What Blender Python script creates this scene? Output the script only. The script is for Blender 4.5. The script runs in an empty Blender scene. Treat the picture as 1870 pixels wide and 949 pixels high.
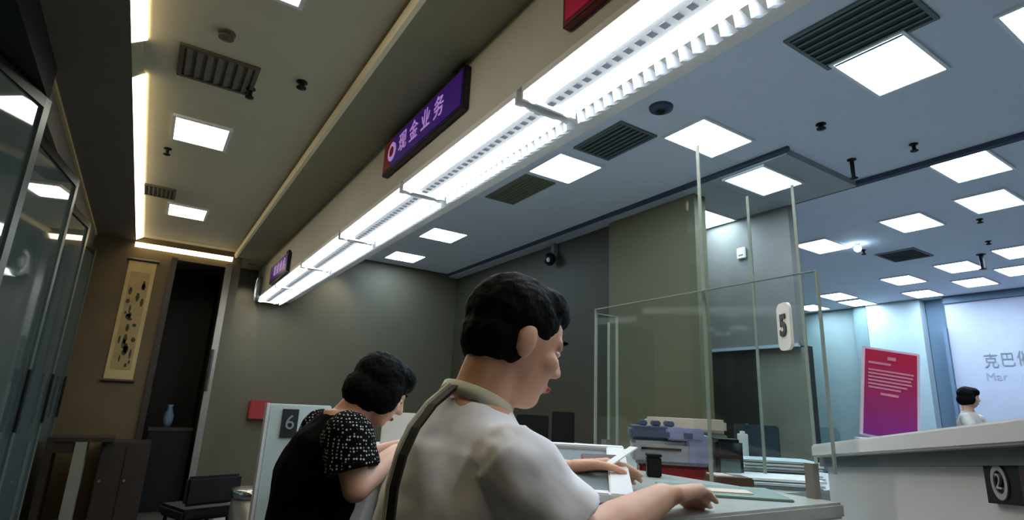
import bpy, bmesh, math, random
from mathutils import Vector, Matrix, noise
random.seed(7)
C = bpy.context.scene.collection
SC = bpy.context.scene
E = 1.3                                        # height of the camera above the floor (m)

# ------------------------------------------------------------------ camera, world, exposure
cam = bpy.data.cameras.new('camera')
cam.sensor_fit = 'HORIZONTAL'; cam.sensor_width = 36.0
cam.lens = 36.0 * 1026.18 / 1870.0
cam.clip_start = 0.02
camo = bpy.data.objects.new('camera', cam); C.objects.link(camo)
yaw, pitch, roll = (math.radians(a) for a in (32.214, 14.6635, -2.637))
fwd = Vector((math.sin(yaw)*math.cos(pitch), math.cos(yaw)*math.cos(pitch), math.sin(pitch)))
rgt = Vector((math.cos(yaw), -math.sin(yaw), 0)); dwn = fwd.cross(rgt)
r2 = rgt*math.cos(roll) + dwn*math.sin(roll); d2 = -rgt*math.sin(roll) + dwn*math.cos(roll)
mw = Matrix((( r2.x, -d2.x, -fwd.x), (r2.y, -d2.y, -fwd.y), (r2.z, -d2.z, -fwd.z))).to_4x4()
mw.translation = Vector((0, 0, E)); camo.matrix_world = mw
SC.camera = camo
w = bpy.data.worlds.new('world'); SC.world = w; w.use_nodes = True
w.node_tree.nodes['Background'].inputs[0].default_value = (0.02, 0.022, 0.025, 1)
w.node_tree.nodes['Background'].inputs[1].default_value = 0.3
SC.view_settings.view_transform = 'Standard'; SC.view_settings.look = 'None'
SC.view_settings.exposure = 0.55; SC.view_settings.gamma = 1.0
PANEL_W = 22.0        # cool office panels
HALL_W = 9.0         # warmer hall panels
STRIP_W = 9.0        # counter strip lights
COVE_W = 5.5         # warm cove

# ------------------------------------------------------------------ materials
def srgb(r, g, b):
    f = lambda v: v/12.92 if v <= .04045 else ((v+.055)/1.055)**2.4
    return (f(r/255), f(g/255), f(b/255), 1)
def mat(name, col, rough=.6, metal=0, var=.08, scale=6, bump=.0, bscale=40, spec=.5, trans=0, emit=0, ecol=None):
    m = bpy.data.materials.new(name); m.use_nodes = True
    nt = m.node_tree; p = nt.nodes['Principled BSDF']
    p.inputs['Roughness'].default_value = rough; p.inputs['Metallic'].default_value = metal
    p.inputs['Specular IOR Level'].default_value = spec
    p.inputs['Transmission Weight'].default_value = trans
    tc = nt.nodes.new('ShaderNodeTexCoord')
    nz = nt.nodes.new('ShaderNodeTexNoise'); nz.inputs['Scale'].default_value = scale; nz.inputs['Detail'].default_value = 4
    nt.links.new(tc.outputs['Object'], nz.inputs['Vector'])
    rp = nt.nodes.new('ShaderNodeValToRGB')
    rp.color_ramp.elements[0].position = .3; rp.color_ramp.elements[1].position = .7
    rp.color_ramp.elements[0].color = tuple(c*(1-var) for c in col[:3]) + (1,)
    rp.color_ramp.elements[1].color = tuple(min(1, c*(1+var)) for c in col[:3]) + (1,)
    nt.links.new(nz.outputs['Fac'], rp.inputs['Fac']); nt.links.new(rp.outputs['Color'], p.inputs['Base Color'])
    if bump:
        n2 = nt.nodes.new('ShaderNodeTexNoise'); n2.inputs['Scale'].default_value = bscale
        nt.links.new(tc.outputs['Object'], n2.inputs['Vector'])
        b = nt.nodes.new('ShaderNodeBump'); b.inputs['Strength'].default_value = bump; b.inputs['Distance'].default_value = .02
        nt.links.new(n2.outputs['Fac'], b.inputs['Height']); nt.links.new(b.outputs['Normal'], p.inputs['Normal'])
    if emit:
        p.inputs['Emission Color'].default_value = ecol or col; p.inputs['Emission Strength'].default_value = emit
    return m
def glass_mat(name, tint, gloss=.06):
    m = bpy.data.materials.new(name); m.use_nodes = True; nt = m.node_tree
    for n in list(nt.nodes): nt.nodes.remove(n)
    o = nt.nodes.new('ShaderNodeOutputMaterial'); t = nt.nodes.new('ShaderNodeBsdfTransparent')
    g = nt.nodes.new('ShaderNodeBsdfGlossy'); mx = nt.nodes.new('ShaderNodeMixShader'); fr = nt.nodes.new('ShaderNodeLayerWeight')
    t.inputs[0].default_value = tint; g.inputs['Roughness'].default_value = .03
    fr.inputs[0].default_value = .3
    pw_ = nt.nodes.new('ShaderNodeMath'); pw_.operation = 'POWER'; pw_.inputs[1].default_value = 3.0
    ad = nt.nodes.new('ShaderNodeMath'); ad.operation = 'MULTIPLY_ADD'; ad.inputs[1].default_value = .35; ad.inputs[2].default_value = .025
    nt.links.new(fr.outputs['Facing'], pw_.inputs[0]); nt.links.new(pw_.outputs[0], ad.inputs[0]); nt.links.new(ad.outputs[0], mx.inputs[0])
    nt.links.new(t.outputs[0], mx.inputs[1]); nt.links.new(g.outputs[0], mx.inputs[2]); nt.links.new(mx.outputs[0], o.inputs[0])
    return m
M = {}
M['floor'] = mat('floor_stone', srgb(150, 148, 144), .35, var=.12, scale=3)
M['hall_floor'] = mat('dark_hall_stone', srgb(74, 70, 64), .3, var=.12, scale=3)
M['hall_ceiling'] = mat('hall_ceiling_paint', srgb(188, 180, 156), .8, var=.03)
M['soffit'] = mat('soffit_paint', srgb(150, 145, 118), .8, var=.04)
M['bulkhead'] = mat('bulkhead_paint', srgb(196, 194, 188), .7, var=.03)
M['trim'] = mat('cream_trim', srgb(250, 240, 208), .4, var=.03)
M['ceil'] = mat('office_ceiling_paint', srgb(206, 214, 228), .85, var=.02)
M['ceil_drop'] = mat('dropped_ceiling_shaded', srgb(160, 166, 172), .85, var=.03)  # greyer than the main ceiling: its shade is put into the colour
M['groove'] = mat('dark_ceiling_joint', srgb(60, 72, 92), .8)
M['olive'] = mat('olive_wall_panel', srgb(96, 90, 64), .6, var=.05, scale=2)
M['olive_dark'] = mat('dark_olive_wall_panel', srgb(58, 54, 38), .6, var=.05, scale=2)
M['backwall'] = mat('grey_green_wall', srgb(82, 76, 58), .6, var=.05, scale=2)
M['brown'] = mat('brown_wall', srgb(88, 72, 44), .6, var=.12, scale=4)
M['darkwood'] = mat('dark_wood', srgb(40, 30, 22), .45, var=.2, scale=8)
M['beam'] = mat('beam_paint', srgb(92, 86, 78), .7, var=.06)
M['alcove'] = mat('brown_grey_wall', srgb(112, 106, 102), .7, var=.06)
M['alcove_door'] = mat('dark_brown_door', srgb(44, 42, 36), .35, var=.1)
M['alcove_panel'] = mat('grey_brown_panel', srgb(120, 118, 104), .6, var=.1)
M['far'] = mat('lilac_white_wall', srgb(170, 170, 188), .7, var=.03)
M['far_green'] = mat('pale_green_wall', srgb(128, 146, 146), .7, var=.04)
M['far_pillar'] = mat('pale_pillar', srgb(160, 172, 180), .6, var=.04)
M['far_recess'] = mat('blue_recess', srgb(92, 112, 134), .7, var=.05)
M['white'] = mat('white_laminate', srgb(226, 228, 230), .35, var=.02)
M['greyfront'] = mat('grey_white_front', srgb(196, 202, 212), .5, var=.02)
M['pale_screen'] = mat('pale_blue_laminate', srgb(200, 218, 218), .45, var=.03)
M['counter'] = mat('pale_stone_top', srgb(168, 172, 168), .3, var=.1, scale=20)
M['black'] = mat('black_plastic', srgb(16, 16, 17), .5, spec=.25)
M['blackmetal'] = mat('black_metal', srgb(18, 20, 21), .35, .4)
M['chrome'] = mat('chrome', srgb(210, 210, 208), .2, 1.0, var=.02)
M['glass'] = glass_mat('clear_glass', (.965, .985, .975, 1))
M['edge'] = mat('glass_edge_highlight', srgb(150, 160, 152), .25, var=.02)  # pale colour paints in the highlights along the glass edges
M['darkglass'] = mat('dark_reflective_glass', srgb(62, 76, 76), .04, var=.05, spec=1.0)
M['frame_grey'] = mat('grey_green_frame', srgb(84, 94, 90), .4, .3)
M['panel_cool'] = mat('panel_diffuser_cool', (.9, .95, 1, 1), .5, var=0, emit=PANEL_W, ecol=(.62, .83, 1.0, 1))
M['panel_warm'] = mat('panel_diffuser_hall', (.95, .93, .9, 1), .5, var=0, emit=HALL_W, ecol=(1.0, .95, .86, 1))
M['tube'] = mat('tube_light', (.95, .97, 1, 1), .5, var=0, emit=STRIP_W, ecol=(.92, .97, 1.0, 1))
M['cove'] = mat('cove_light_warm', (1, .9, .7, 1), .5, var=0, emit=COVE_W, ecol=(1.0, .82, .48, 1))
M['blade'] = mat('louvre_blade_aluminium', srgb(225, 228, 235), .3, .3, var=.02)
M['dots'] = mat('grey_perforation', srgb(120, 124, 138), .6)
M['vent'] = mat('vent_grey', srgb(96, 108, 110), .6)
M['vent_dark'] = mat('vent_backing', srgb(48, 56, 56), .8)
M['vent_olive'] = mat('vent_olive', srgb(112, 116, 96), .6)
M['vent_brown'] = mat('vent_brown', srgb(84, 76, 62), .6)
M['purple'] = mat('purple_screen', srgb(56, 20, 104), .35, var=.15, emit=.12, ecol=srgb(70, 24, 150))
M['lav'] = mat('lavender_letters', srgb(190, 150, 225), .4, emit=.30, ecol=srgb(190, 150, 225))
M['redglow'] = mat('red_screen', srgb(110, 14, 14), .35, emit=.06, ecol=srgb(150, 20, 14))
M['crimson'] = mat('crimson_screen', srgb(150, 8, 50), .35, emit=.15, ecol=srgb(160, 8, 50))
M['crimson_frame'] = mat('dark_red_frame', srgb(90, 10, 24), .4)
M['sign_frame'] = mat('sign_casing', srgb(24, 16, 36), .4)
M['greyletter'] = mat('grey_letters', srgb(112, 118, 128), .5)
M['palegrey'] = mat('pale_grey_print', srgb(146, 150, 164), .5)
M['plate'] = mat('cream_plate', srgb(226, 226, 220), .4, var=.02)
M['ink'] = mat('dark_ink', srgb(34, 40, 42), .5)
M['emblem'] = mat('pale_emblem', srgb(176, 180, 186), .5)
M['maroon'] = mat('maroon_print', srgb(52, 14, 28), .4)
M['pinkprint'] = mat('pale_pink_print', srgb(206, 130, 160), .6)
M['acrylic'] = mat('frosted_acrylic', srgb(214, 204, 224), .3, var=.02)
M['skin'] = mat('skin', srgb(214, 164, 136), .5, var=.06, scale=14)
M['skin_red'] = mat('skin_reddish', srgb(186, 124, 108), .5, var=.08, scale=14)
M['hair'] = mat('black_hair', srgb(9, 8, 8), .7, var=.3, scale=60, bump=.2, bscale=90, spec=.08)
M['eye'] = mat('eye_white', srgb(230, 226, 222), .2)
M['iris'] = mat('dark_iris', srgb(30, 18, 12), .15)
M['lip'] = mat('lip', srgb(176, 96, 92), .45)
M['shirt'] = mat('white_cotton', srgb(242, 242, 248), .85, var=.03, scale=5, bump=.25, bscale=14)
M['trouser'] = mat('dark_trousers', srgb(34, 36, 44), .8)
M['blackcloth'] = mat('black_cloth', srgb(8, 8, 9), .95, spec=.08)
M['shoe'] = mat('black_shoe', srgb(20, 18, 18), .4)
M['strap'] = mat('black_strap', srgb(24, 24, 22), .6)
M['piping'] = mat('pale_piping', srgb(208, 206, 184), .6)
M['red'] = mat('red_cover', srgb(150, 34, 38), .5)
M['redbase'] = mat('red_plastic', srgb(140, 30, 32), .4)
M['machine'] = mat('grey_white_casing', srgb(168, 170, 178), .4)
M['machine_top'] = mat('slate_blue_casing', srgb(88, 94, 120), .4)
M['machine_violet'] = mat('pale_violet_casing', srgb(160, 160, 200), .4)
M['paper'] = mat('paper', srgb(226, 228, 226), .8, var=.03)
M['paper_b'] = mat('bluish_paper', srgb(186, 200, 204), .8, var=.06)
M['cream'] = mat('cream_card', srgb(206, 190, 176), .7)
M['mat_green'] = mat('grey_green_mat', srgb(112, 134, 126), .6, var=.1)
M['teal_dark'] = mat('dark_teal_plastic', srgb(34, 54, 68), .4)
M['greychair'] = mat('grey_green_fabric', srgb(108, 130, 134), .8)
M['scroll'] = mat('aged_scroll_paper', srgb(150, 130, 88), .8, var=.15, scale=5)
M['scroll_mount'] = mat('scroll_mount', srgb(176, 156, 110), .8, var=.1)
M['inkwash'] = mat('ink_wash', srgb(58, 54, 40), .8, var=.3, scale=12)
M['steel'] = mat('brushed_steel', srgb(150, 146, 138), .35, .8)
M['brownbox'] = mat('brown_card', srgb(92, 62, 44), .7)
def dotted_mat():
    m = bpy.data.materials.new('black_fabric_white_dots'); m.use_nodes = True; nt = m.node_tree; p = nt.nodes['Principled BSDF']
    p.inputs['Roughness'].default_value = .95; p.inputs['Specular IOR Level'].default_value = .1
    tc = nt.nodes.new('ShaderNodeTexCoord'); v = nt.nodes.new('ShaderNodeTexVoronoi'); v.inputs['Scale'].default_value = 105
    v.inputs['Randomness'].default_value = .35
    nt.links.new(tc.outputs['Object'], v.inputs['Vector'])
    r = nt.nodes.new('ShaderNodeValToRGB'); r.color_ramp.elements[0].position = .26; r.color_ramp.elements[1].position = .32
    r.color_ramp.elements[0].color = srgb(190, 190, 186); r.color_ramp.elements[1].color = srgb(8, 8, 9)
    nt.links.new(v.outputs['Distance'], r.inputs['Fac']); nt.links.new(r.outputs['Color'], p.inputs['Base Color'])
    return m
M['dotted'] = dotted_mat()
def poster_mat():
    m = bpy.data.materials.new('magenta_poster_print'); m.use_nodes = True; nt = m.node_tree; p = nt.nodes['Principled BSDF']
    p.inputs['Roughness'].default_value = .4
    tc = nt.nodes.new('ShaderNodeTexCoord'); s = nt.nodes.new('ShaderNodeSeparateXYZ'); r = nt.nodes.new('ShaderNodeValToRGB')
    mp = nt.nodes.new('ShaderNodeMapRange'); mp.inputs[1].default_value = 0; mp.inputs[2].default_value = .3
    nt.links.new(tc.outputs['Object'], s.inputs[0]); nt.links.new(s.outputs['Z'], mp.inputs[0]); nt.links.new(mp.outputs[0], r.inputs[0])
    e = r.color_ramp.elements; e[0].position = .05; e[0].color = srgb(128, 36, 132); e[1].position = .95; e[1].color = srgb(178, 14, 66)
    x = e.new(.4); x.color = srgb(150, 40, 104)
    nt.links.new(r.outputs[0], p.inputs['Base Color']); return m
M['poster'] = poster_mat()

# ------------------------------------------------------------------ mesh helpers
def add_box(bm, lo, hi, mtx=None):
    v = [bm.verts.new((x, y, z)) for x in (lo[0], hi[0]) for y in (lo[1], hi[1]) for z in (lo[2], hi[2])]
    if mtx is not None:
        for q in v: q.co = mtx @ q.co
    for f in ((0, 1, 3, 2), (4, 6, 7, 5), (0, 4, 5, 1), (2, 3, 7, 6), (0, 2, 6, 4), (1, 5, 7, 3)):
        bm.faces.new([v[i] for i in f])
    return bm
def add_prism(bm, pts, axis_vec):
    a = [bm.verts.new(p) for p in pts]; b = [bm.verts.new(Vector(p) + Vector(axis_vec)) for p in pts]
    bm.faces.new(a); bm.faces.new(b[::-1]); n = len(a)
    for i in range(n): bm.faces.new([a[i], b[i], b[(i+1) % n], a[(i+1) % n]])
    return bm
def frame_of(d):
    d = d.normalized(); u = d.cross(Vector((0, 0, 1)))
    if u.length < 1e-4: u = Vector((1, 0, 0))
    u.normalize(); return u, u.cross(d).normalized()
def add_loft(bm, rings, n=16):
    """rings: (centre, u axis, v axis, ru, rv): closed tube with flat ends"""
    prev = None
    for (c, u, v, ru, rv) in rings:
        c, u, v = Vector(c), Vector(u), Vector(v)
        cur = [bm.verts.new(c + u*(ru*math.cos(2*math.pi*i/n)) + v*(rv*math.sin(2*math.pi*i/n))) for i in range(n)]
        if prev: 
            for i in range(n): bm.faces.new([prev[i], prev[(i+1) % n], cur[(i+1) % n], cur[i]])
        else: bm.faces.new(cur[::-1])
        prev = cur
    bm.faces.new(prev)
    return bm
def add_tube(bm, a, b, r0, r1=None, n=12):
    a, b = Vector(a), Vector(b); r1 = r0 if r1 is None else r1; u, v = frame_of(b-a)
    return add_loft(bm, [(a, u, v, r0, r0), (b, u, v, r1, r1)], n)
def add_capsule(bm, a, b, r0, r1, n=12):
    a, b = Vector(a), Vector(b); d = (b-a).normalized(); u, v = frame_of(d); R = []
    for t in (-.96, -.8, -.5, -.2): R.append((a + d*(t*r0), u, v, r0*math.sqrt(1-t*t), r0*math.sqrt(1-t*t)))
    R.append((a, u, v, r0, r0)); R.append((b, u, v, r1, r1))
    for t in (.2, .5, .8, .96): R.append((b + d*(t*r1), u, v, r1*math.sqrt(1-t*t), r1*math.sqrt(1-t*t)))
    return add_loft(bm, R, n)
def add_ellipsoid(bm, c, r, mtx=None, n=16):
    c = Vector(c); m3 = mtx.to_3x3() if mtx is not None else Matrix.Identity(3)
    R = []
    for k in range(1, 12):
        a = math.pi*k/12; R.append((c + m3 @ Vector((0, 0, -r[2]*math.cos(a))), m3 @ Vector((1, 0, 0)), m3 @ Vector((0, 1, 0)), r[0]*math.sin(a), r[1]*math.sin(a)))
    return add_loft(bm, R, n)
def add_lathe(bm, prof, n=20, c=(0, 0, 0)):
    return add_loft(bm, [((c[0], c[1], c[2]+z), (1, 0, 0), (0, 1, 0), max(r, .0005), max(r, .0005)) for r, z in prof], n)
def finish(name, bm, m, parent=None, bevel=0, smooth=False, loc=None):
    bmesh.ops.recalc_face_normals(bm, faces=bm.faces)
    if bevel:
        bmesh.ops.bevel(bm, geom=[e for e in bm.edges], offset=bevel, segments=2, affect='EDGES', clamp_overlap=True)
    me = bpy.data.meshes.new(name); bm.to_mesh(me); bm.free()
    if smooth: me.shade_smooth()
    me.materials.append(M[m] if isinstance(m, str) else m)
    o = bpy.data.objects.new(name, me); C.objects.link(o)
    if loc is not None: o.location = loc
    if parent is not None: o.parent = parent
    return o
def obj(name, bm, m, parent=None, **k): return finish(name, bm, m, parent, **k)
def box(name, lo, hi, m, parent=None, bevel=0): return finish(name, add_box(bmesh.new(), lo, hi), m, parent, bevel)
def struct(name, lo, hi, m, parent=None):
    o = box(name, lo, hi, m, parent)
    if parent is None: o['kind'] = 'structure'
    return o
def tag(o, label, cat, group=None):
    o['label'] = label; o['category'] = cat
    if group: o['group'] = group
    return o
def thing(name, label, cat, loc=(0, 0, 0), rz=0, group=None):
    o = bpy.data.objects.new(name, None); C.objects.link(o); o.empty_display_size = .05
    o.location = loc; o.rotation_euler = (0, 0, rz); return tag(o, label, cat, group)
def dup(root, loc, label, rz=None, scale=None):
    kids = {}
    for o in bpy.data.objects:
        if o.parent: kids.setdefault(o.parent.name, []).append(o)
    def cp(o, par):
        c = o.copy(); C.objects.link(c)
        if par: c.parent = par
        for k in kids.get(o.name, []): cp(k, c)
        return c
    r = cp(root, None); r.location = loc; r['label'] = label
    if rz is not None: r.rotation_euler = (0, 0, rz)
    if scale: r.scale = scale
    return r
def text_mesh(name, s, size, m, parent, loc, rot, depth=.002, align='CENTER', sx=1, bold=0):
    cu = bpy.data.curves.new(name, 'FONT'); cu.body = s; cu.size = size; cu.extrude = depth; cu.align_x = align; cu.align_y = 'CENTER'; cu.offset = bold; cu.resolution_u = 3
    t = bpy.data.objects.new(name, cu); C.objects.link(t)
    bpy.context.view_layer.update()
    me = bpy.data.meshes.new_from_object(t.evaluated_get(bpy.context.evaluated_depsgraph_get()))
    bpy.data.objects.remove(t); me.materials.clear(); me.materials.append(M[m])
    o = bpy.data.objects.new(name, me); C.objects.link(o); o.parent = parent; o.location = loc; o.rotation_euler = rot; o.scale = (sx, 1, 1)
    return o
class Blob:
    """closed shapes that are fused into ONE continuous skin"""
    def __init__(s): s.bm = bmesh.new()
    def cap(s, a, b, r0, r1): add_capsule(s.bm, a, b, r0, r1); return s
    def ell(s, c, r, m=None): add_ellipsoid(s.bm, c, r, m); return s
    def loft(s, R): add_loft(s.bm, R, 20); return s
    def build(s, name, m, parent, voxel=.006, smooth=6, rough=0, rs=9):
        bmesh.ops.recalc_face_normals(s.bm, faces=s.bm.faces)
        me = bpy.data.meshes.new(name); s.bm.to_mesh(me); s.bm.free()
        o = bpy.data.objects.new(name, me); C.objects.link(o)
        a = o.modifiers.new('r', 'REMESH'); a.mode = 'VOXEL'; a.voxel_size = voxel
        b = o.modifiers.new('s', 'SMOOTH'); b.factor = .5; b.iterations = smooth
        bpy.context.view_layer.update()
        nm = bpy.data.meshes.new_from_object(o.evaluated_get(bpy.context.evaluated_depsgraph_get()))
        o.modifiers.clear(); o.data = nm; bpy.data.meshes.remove(me); nm.name = name
        if rough:
            no = [v.normal.copy() for v in nm.vertices]
            for v, q in zip(nm.vertices, no):
                p = v.co; k = noise.noise(Vector((p.x*rs+p.z*3, p.y*rs, p.z*rs*.6+p.x*3))) + .5*noise.noise(p*rs*2.3)
                v.co += q*(rough*k)
        nm.shade_smooth(); nm.materials.clear(); nm.materials.append(M[m]); o.parent = parent
        return o

# ------------------------------------------------------------------ the room (heights below are given above the camera: z + E)
def Z(z): return z + E
struct('floor', (.90, -2.6, -.1), (12.2, 10.2, 0), 'floor')
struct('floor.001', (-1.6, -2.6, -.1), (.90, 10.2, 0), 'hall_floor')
struct('ceiling', (1.5, -2.5, Z(2.10)), (12, 8.5, Z(2.2)), 'ceil')
struct('ceiling.001', (-1.5, -2.5, Z(1.725)), (.72, 10, Z(1.9)), 'hall_ceiling')
bk = struct('wall_bulkhead', (1.10, -2.5, Z(1.275)), (1.56, 8.3, Z(2.15)), 'bulkhead')
struct('ceiling_soffit', (.735, -2.5, Z(1.67)), (1.10, 7.65, Z(1.85)), 'soffit', bk)
struct('ceiling_soffit.001', (.80, 7.66, Z(1.67)), (1.10, 8.3, Z(1.85)), 'soffit')
o = obj('trim_1', add_prism(bmesh.new(), [(.700, -2.5, Z(1.700)), (.712, -2.5, Z(1.658)), (.735, -2.5, Z(1.655)), (.735, -2.5, Z(1.700))], (0, 10.15, 0)), 'trim'); o['kind'] = 'structure'
struct('trim_13', (.71, -2.5, Z(1.69)), (.735, 7.65, Z(1.80)), 'hall_ceiling')
struct('ceiling_drop', (4.0, 2.32, Z(2.045)), (5.06, 8.3, Z(2.10)), 'ceil_drop')
struct('trim_2', (5.06, .2, Z(2.06)), (5.12, 8.3, Z(2.10)), 'groove')
struct('trim_3', (3.97, 2.29, Z(2.06)), (4.0, 8.3, Z(2.10)), 'groove')
# beam and folding glass on the left
struct('wall_beam', (-1.5, -2.5, Z(1.67)), (-.335, 7.65, Z(1.85)), 'beam')
struct('trim_4', (-.72, 3.67, Z(1.645)), (-.70, 7.6, Z(1.67)), 'scroll_mount')
struct('wall_left', (-1.6, -2.5, 0), (-1.5, 10, Z(1.9)), 'darkwood')
struct('wall_back', (-1.6, -2.6, 0), (12, -2.5, Z(2.2)), 'backwall')
# hall far wall with a doorway
struct('wall_hall', (-1.5, 7.65, 0), (.09, 7.75, Z(1.80)), 'brown')
struct('wall_hall.001', (.09, 7.65, Z(1.52)), (.66, 7.75, Z(1.80)), 'brown')
struct('wall_hall.002', (.66, 7.65, 0), (.80, 8.3, Z(1.80)), 'backwall')
struct('wall_passage', (-.3, 9.4, 0), (1.0, 9.5, Z(1.8)), 'darkwood')
struct('wall_passage.001', (-.02, 7.75, 0), (.06, 9.4, Z(1.8)), 'darkwood')
struct('wall_passage.002', (.70, 8.4, 0), (.80, 9.4, Z(1.8)), 'darkwood')
# doorway frame
struct('trim_5', (.05, 7.62, 0), (.11, 7.70, Z(1.54)), 'darkwood')
struct('trim_6', (.63, 7.58, 0), (.70, 7.66, Z(1.56)), 'steel')
# teller side
struct('wall_teller_back', (.80, 8.3, 0), (5.1, 8.4, Z(2.15)), 'backwall')
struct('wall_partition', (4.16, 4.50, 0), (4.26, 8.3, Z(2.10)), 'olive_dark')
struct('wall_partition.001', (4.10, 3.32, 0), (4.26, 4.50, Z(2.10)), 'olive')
al = struct('wall_alcove', (5.04, 2.96, Z(.68)), (5.14, 8.3, Z(2.10)), 'alcove')
struct('wall_alcove.001', (5.16, 2.96, 0), (5.26, 8.3, Z(.68)), 'alcove_door')
dr = struct('door_1', (5.06, 3.42, .02), (5.15, 4.3, Z(.66)), 'alcove_door')
dh = obj('handle', add_tube(bmesh.new(), (5.03, 3.55, Z(-.25)), (5.03, 3.55, Z(-.05)), .012), 'steel', dr)
struct('wall_alcove.002', (5.08, 2.96, 0), (5.15, 3.40, Z(.66)), 'alcove_panel')
struct('trim_7', (5.02, 2.96, Z(.66)), (5.06, 4.45, Z(.69)), 'far_pillar')
struct('wall_alcove.003', (4.26, 4.5, 0), (5.16, 4.6, Z(2.1)), 'alcove')
# the bright hall beyond
struct('wall_far', (11.0, -2.5, 0), (11.1, 3.90, Z(2.10)), 'far')
struct('wall_far.001', (11.12, 3.90, 0), (11.2, 4.22, Z(2.10)), 'far_recess')
struct('wall_far.002', (10.9, 4.22, 0), (11.1, 5.08, Z(2.10)), 'far_pillar')
struct('wall_far.003', (11.05, 5.08, 0), (11.15, 8.5, Z(2.10)), 'far_green')
struct('trim_8', (10.93, 5.10, 0), (11.04, 5.32, Z(2.10)), 'greychair')
struct('trim_9', (10.94, 3.90, Z(-.5)), (11.0, 3.95, Z(1.58)), 'far_recess')
struct('trim_10', (10.95, -2.5, Z(1.98)), (11.0, 3.9, Z(2.10)), 'far_recess')
struct('wall_end', (5.14, 8.4, 0), (12, 8.5, Z(2.15)), 'far_green')

# ------------------------------------------------------------------ cove lights (warm)
def cove(a, b, inward, label):
    a, b, n = Vector(a), Vector(b), Vector(inward); bm = bmesh.new()
    t = thing('cove_light', label, 'cove light', a)
    p = [Vector((0, 0, 0)), n*.062 + Vector((0, 0, .042)), n*.055 + Vector((0, 0, .046)), Vector((0, 0, .010))]
    obj('diffuser', add_prism(bm, p, b-a), 'cove', t)
    q = [Vector((0, 0, .010)), n*.055 + Vector((0, 0, .046)), Vector((0, 0, .05))]
    obj('channel', add_prism(bmesh.new(), q, b-a), 'trim', t)
G = 'warm cove lights along the brown ceiling'
cove((-.335, -1.0, Z(1.672)), (-.335, 3.12, Z(1.672)), (1, 0, 0), 'warm cove light on the left beam, nearer one, before the unlit gap')
cove((-.335, 3.50, Z(1.672)), (-.335, 7.6, Z(1.672)), (1, 0, 0), 'long warm cove light on the left beam, running beyond the unlit gap')
cove((-.335, 7.65, Z(1.60)), (.69, 7.65, Z(1.60)), (0, -1, 0), 'short warm cove light over the far wall with the scroll')
bm = bmesh.new(); add_prism(bm, [(-.335, 3.12, Z(1.672)), (-.290, 3.12, Z(1.712)), (-.335, 3.12, Z(1.722))], (0, .38, 0))
o = obj('trim_11', bm, 'soffit'); o['kind'] = 'structure'

# ------------------------------------------------------------------ ceiling panel lights
def panel(lx, ly, m, label, loc, group):
    t = thing('panel_light', label, 'ceiling light', loc, group=group)
    box('diffuser', (-lx/2, -ly/2, -.012), (lx/2, ly/2, 0), m, t)
    bm = bmesh.new(); f = .02
    for lo, hi in (((-lx/2-f, -ly/2-f, -.018), (lx/2+f, -ly/2, 0)), ((-lx/2-f, ly/2, -.018), (lx/2+f, ly/2+f, 0)),
                   ((-lx/2-f, -ly/2, -.018), (-lx/2, ly/2, 0)), ((lx/2, -ly/2, -.018), (lx/2+f, ly/2, 0))): add_box(bm, lo, hi)
    obj('frame', bm, 'white', t); return t
G = 'panel lights of the bluish office ceiling'
PL = [(3.46, 1.32, 'large glowing panel light beside the dark square vent, upper right'),
      (3.38, 2.58, 'glowing panel light straight above the tall glass pane'),
      (2.86, 3.72, 'glowing panel light between two dark vents, near the strip light'),
      (6.60, 2.52, 'panel light above the blurred ceiling vent, beyond the dark joint'),
      (5.45, 1.60, 'panel light just behind the dark ceiling joint, right side'),
      (6.47, 1.80, 'panel light next behind the one at the ceiling joint, right side'),
      (3.72, .60, 'panel light cut by the upper right corner of the view'),
      (4.32, 2.74, 'panel light in the dropped ceiling, nearest its corner'),
      (4.72, 3.72, 'added panel light standing in for a reflection above the alcove wall sensor'),  # lamp put in where there is a reflection
      (9.27, 3.75, 'far panel light over the pale pillar, nearer of two in line'),
      (10.46, 3.98, 'far panel light over the blue recess, close to the far wall'),
      (8.96, 2.94, 'far panel light behind the hanging ceiling sensors, nearer of two'),
      (10.09, 3.15, 'far panel light over the lilac wall, second behind the sensors'),
      (10.55, 5.05, 'long thin looking panel light directly before the pale pillar top'),
      (6.76, 3.57, 'panel light just outside the alcove corner, left of the bare bulb'),
      (9.79, 4.99, 'small far panel light right beside the glass edge of window five'),
      (10.5, 5.85, 'farthest panel light, seen through glass beside the plate 5'),
      (8.64, 2.21, 'panel light cut by the right border, upper of two'),
      (9.68, 2.52, 'panel light cut by the right border, lower of two'),
      (2.92, 6.32, 'narrow panel light over the teller desks, second from the back wall'),
      (2.97, 7.70, 'narrow panel light nearest the grey green back wall')]
p0 = panel(.56, .37, 'panel_cool', PL[0][2], (PL[0][0], PL[0][1], Z(2.10)), G)
for x, y, l in PL[1:]:
    zz = 2.045 if (4.0 < x < 5.06 and y > 2.32) else 2.10
    dup(p0, (x, y, Z(zz)), l, scale=(.8, 1.25, 1) if x in (2.92, 2.97, 2.86) else None)
h0 = panel(.31, .38, 'panel_warm', 'white panel light in the brown hall ceiling, middle of three', (.048, 4.15, Z(1.725)), 'panel lights of the hall ceiling')
dup(h0, (.09, 6.18, Z(1.725)), 'white panel light in the brown hall ceiling, nearest the far cove')
dup(h0, (.145, 2.20, Z(1.725)), 'white panel light in the hall ceiling, cut by the top border')

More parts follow.
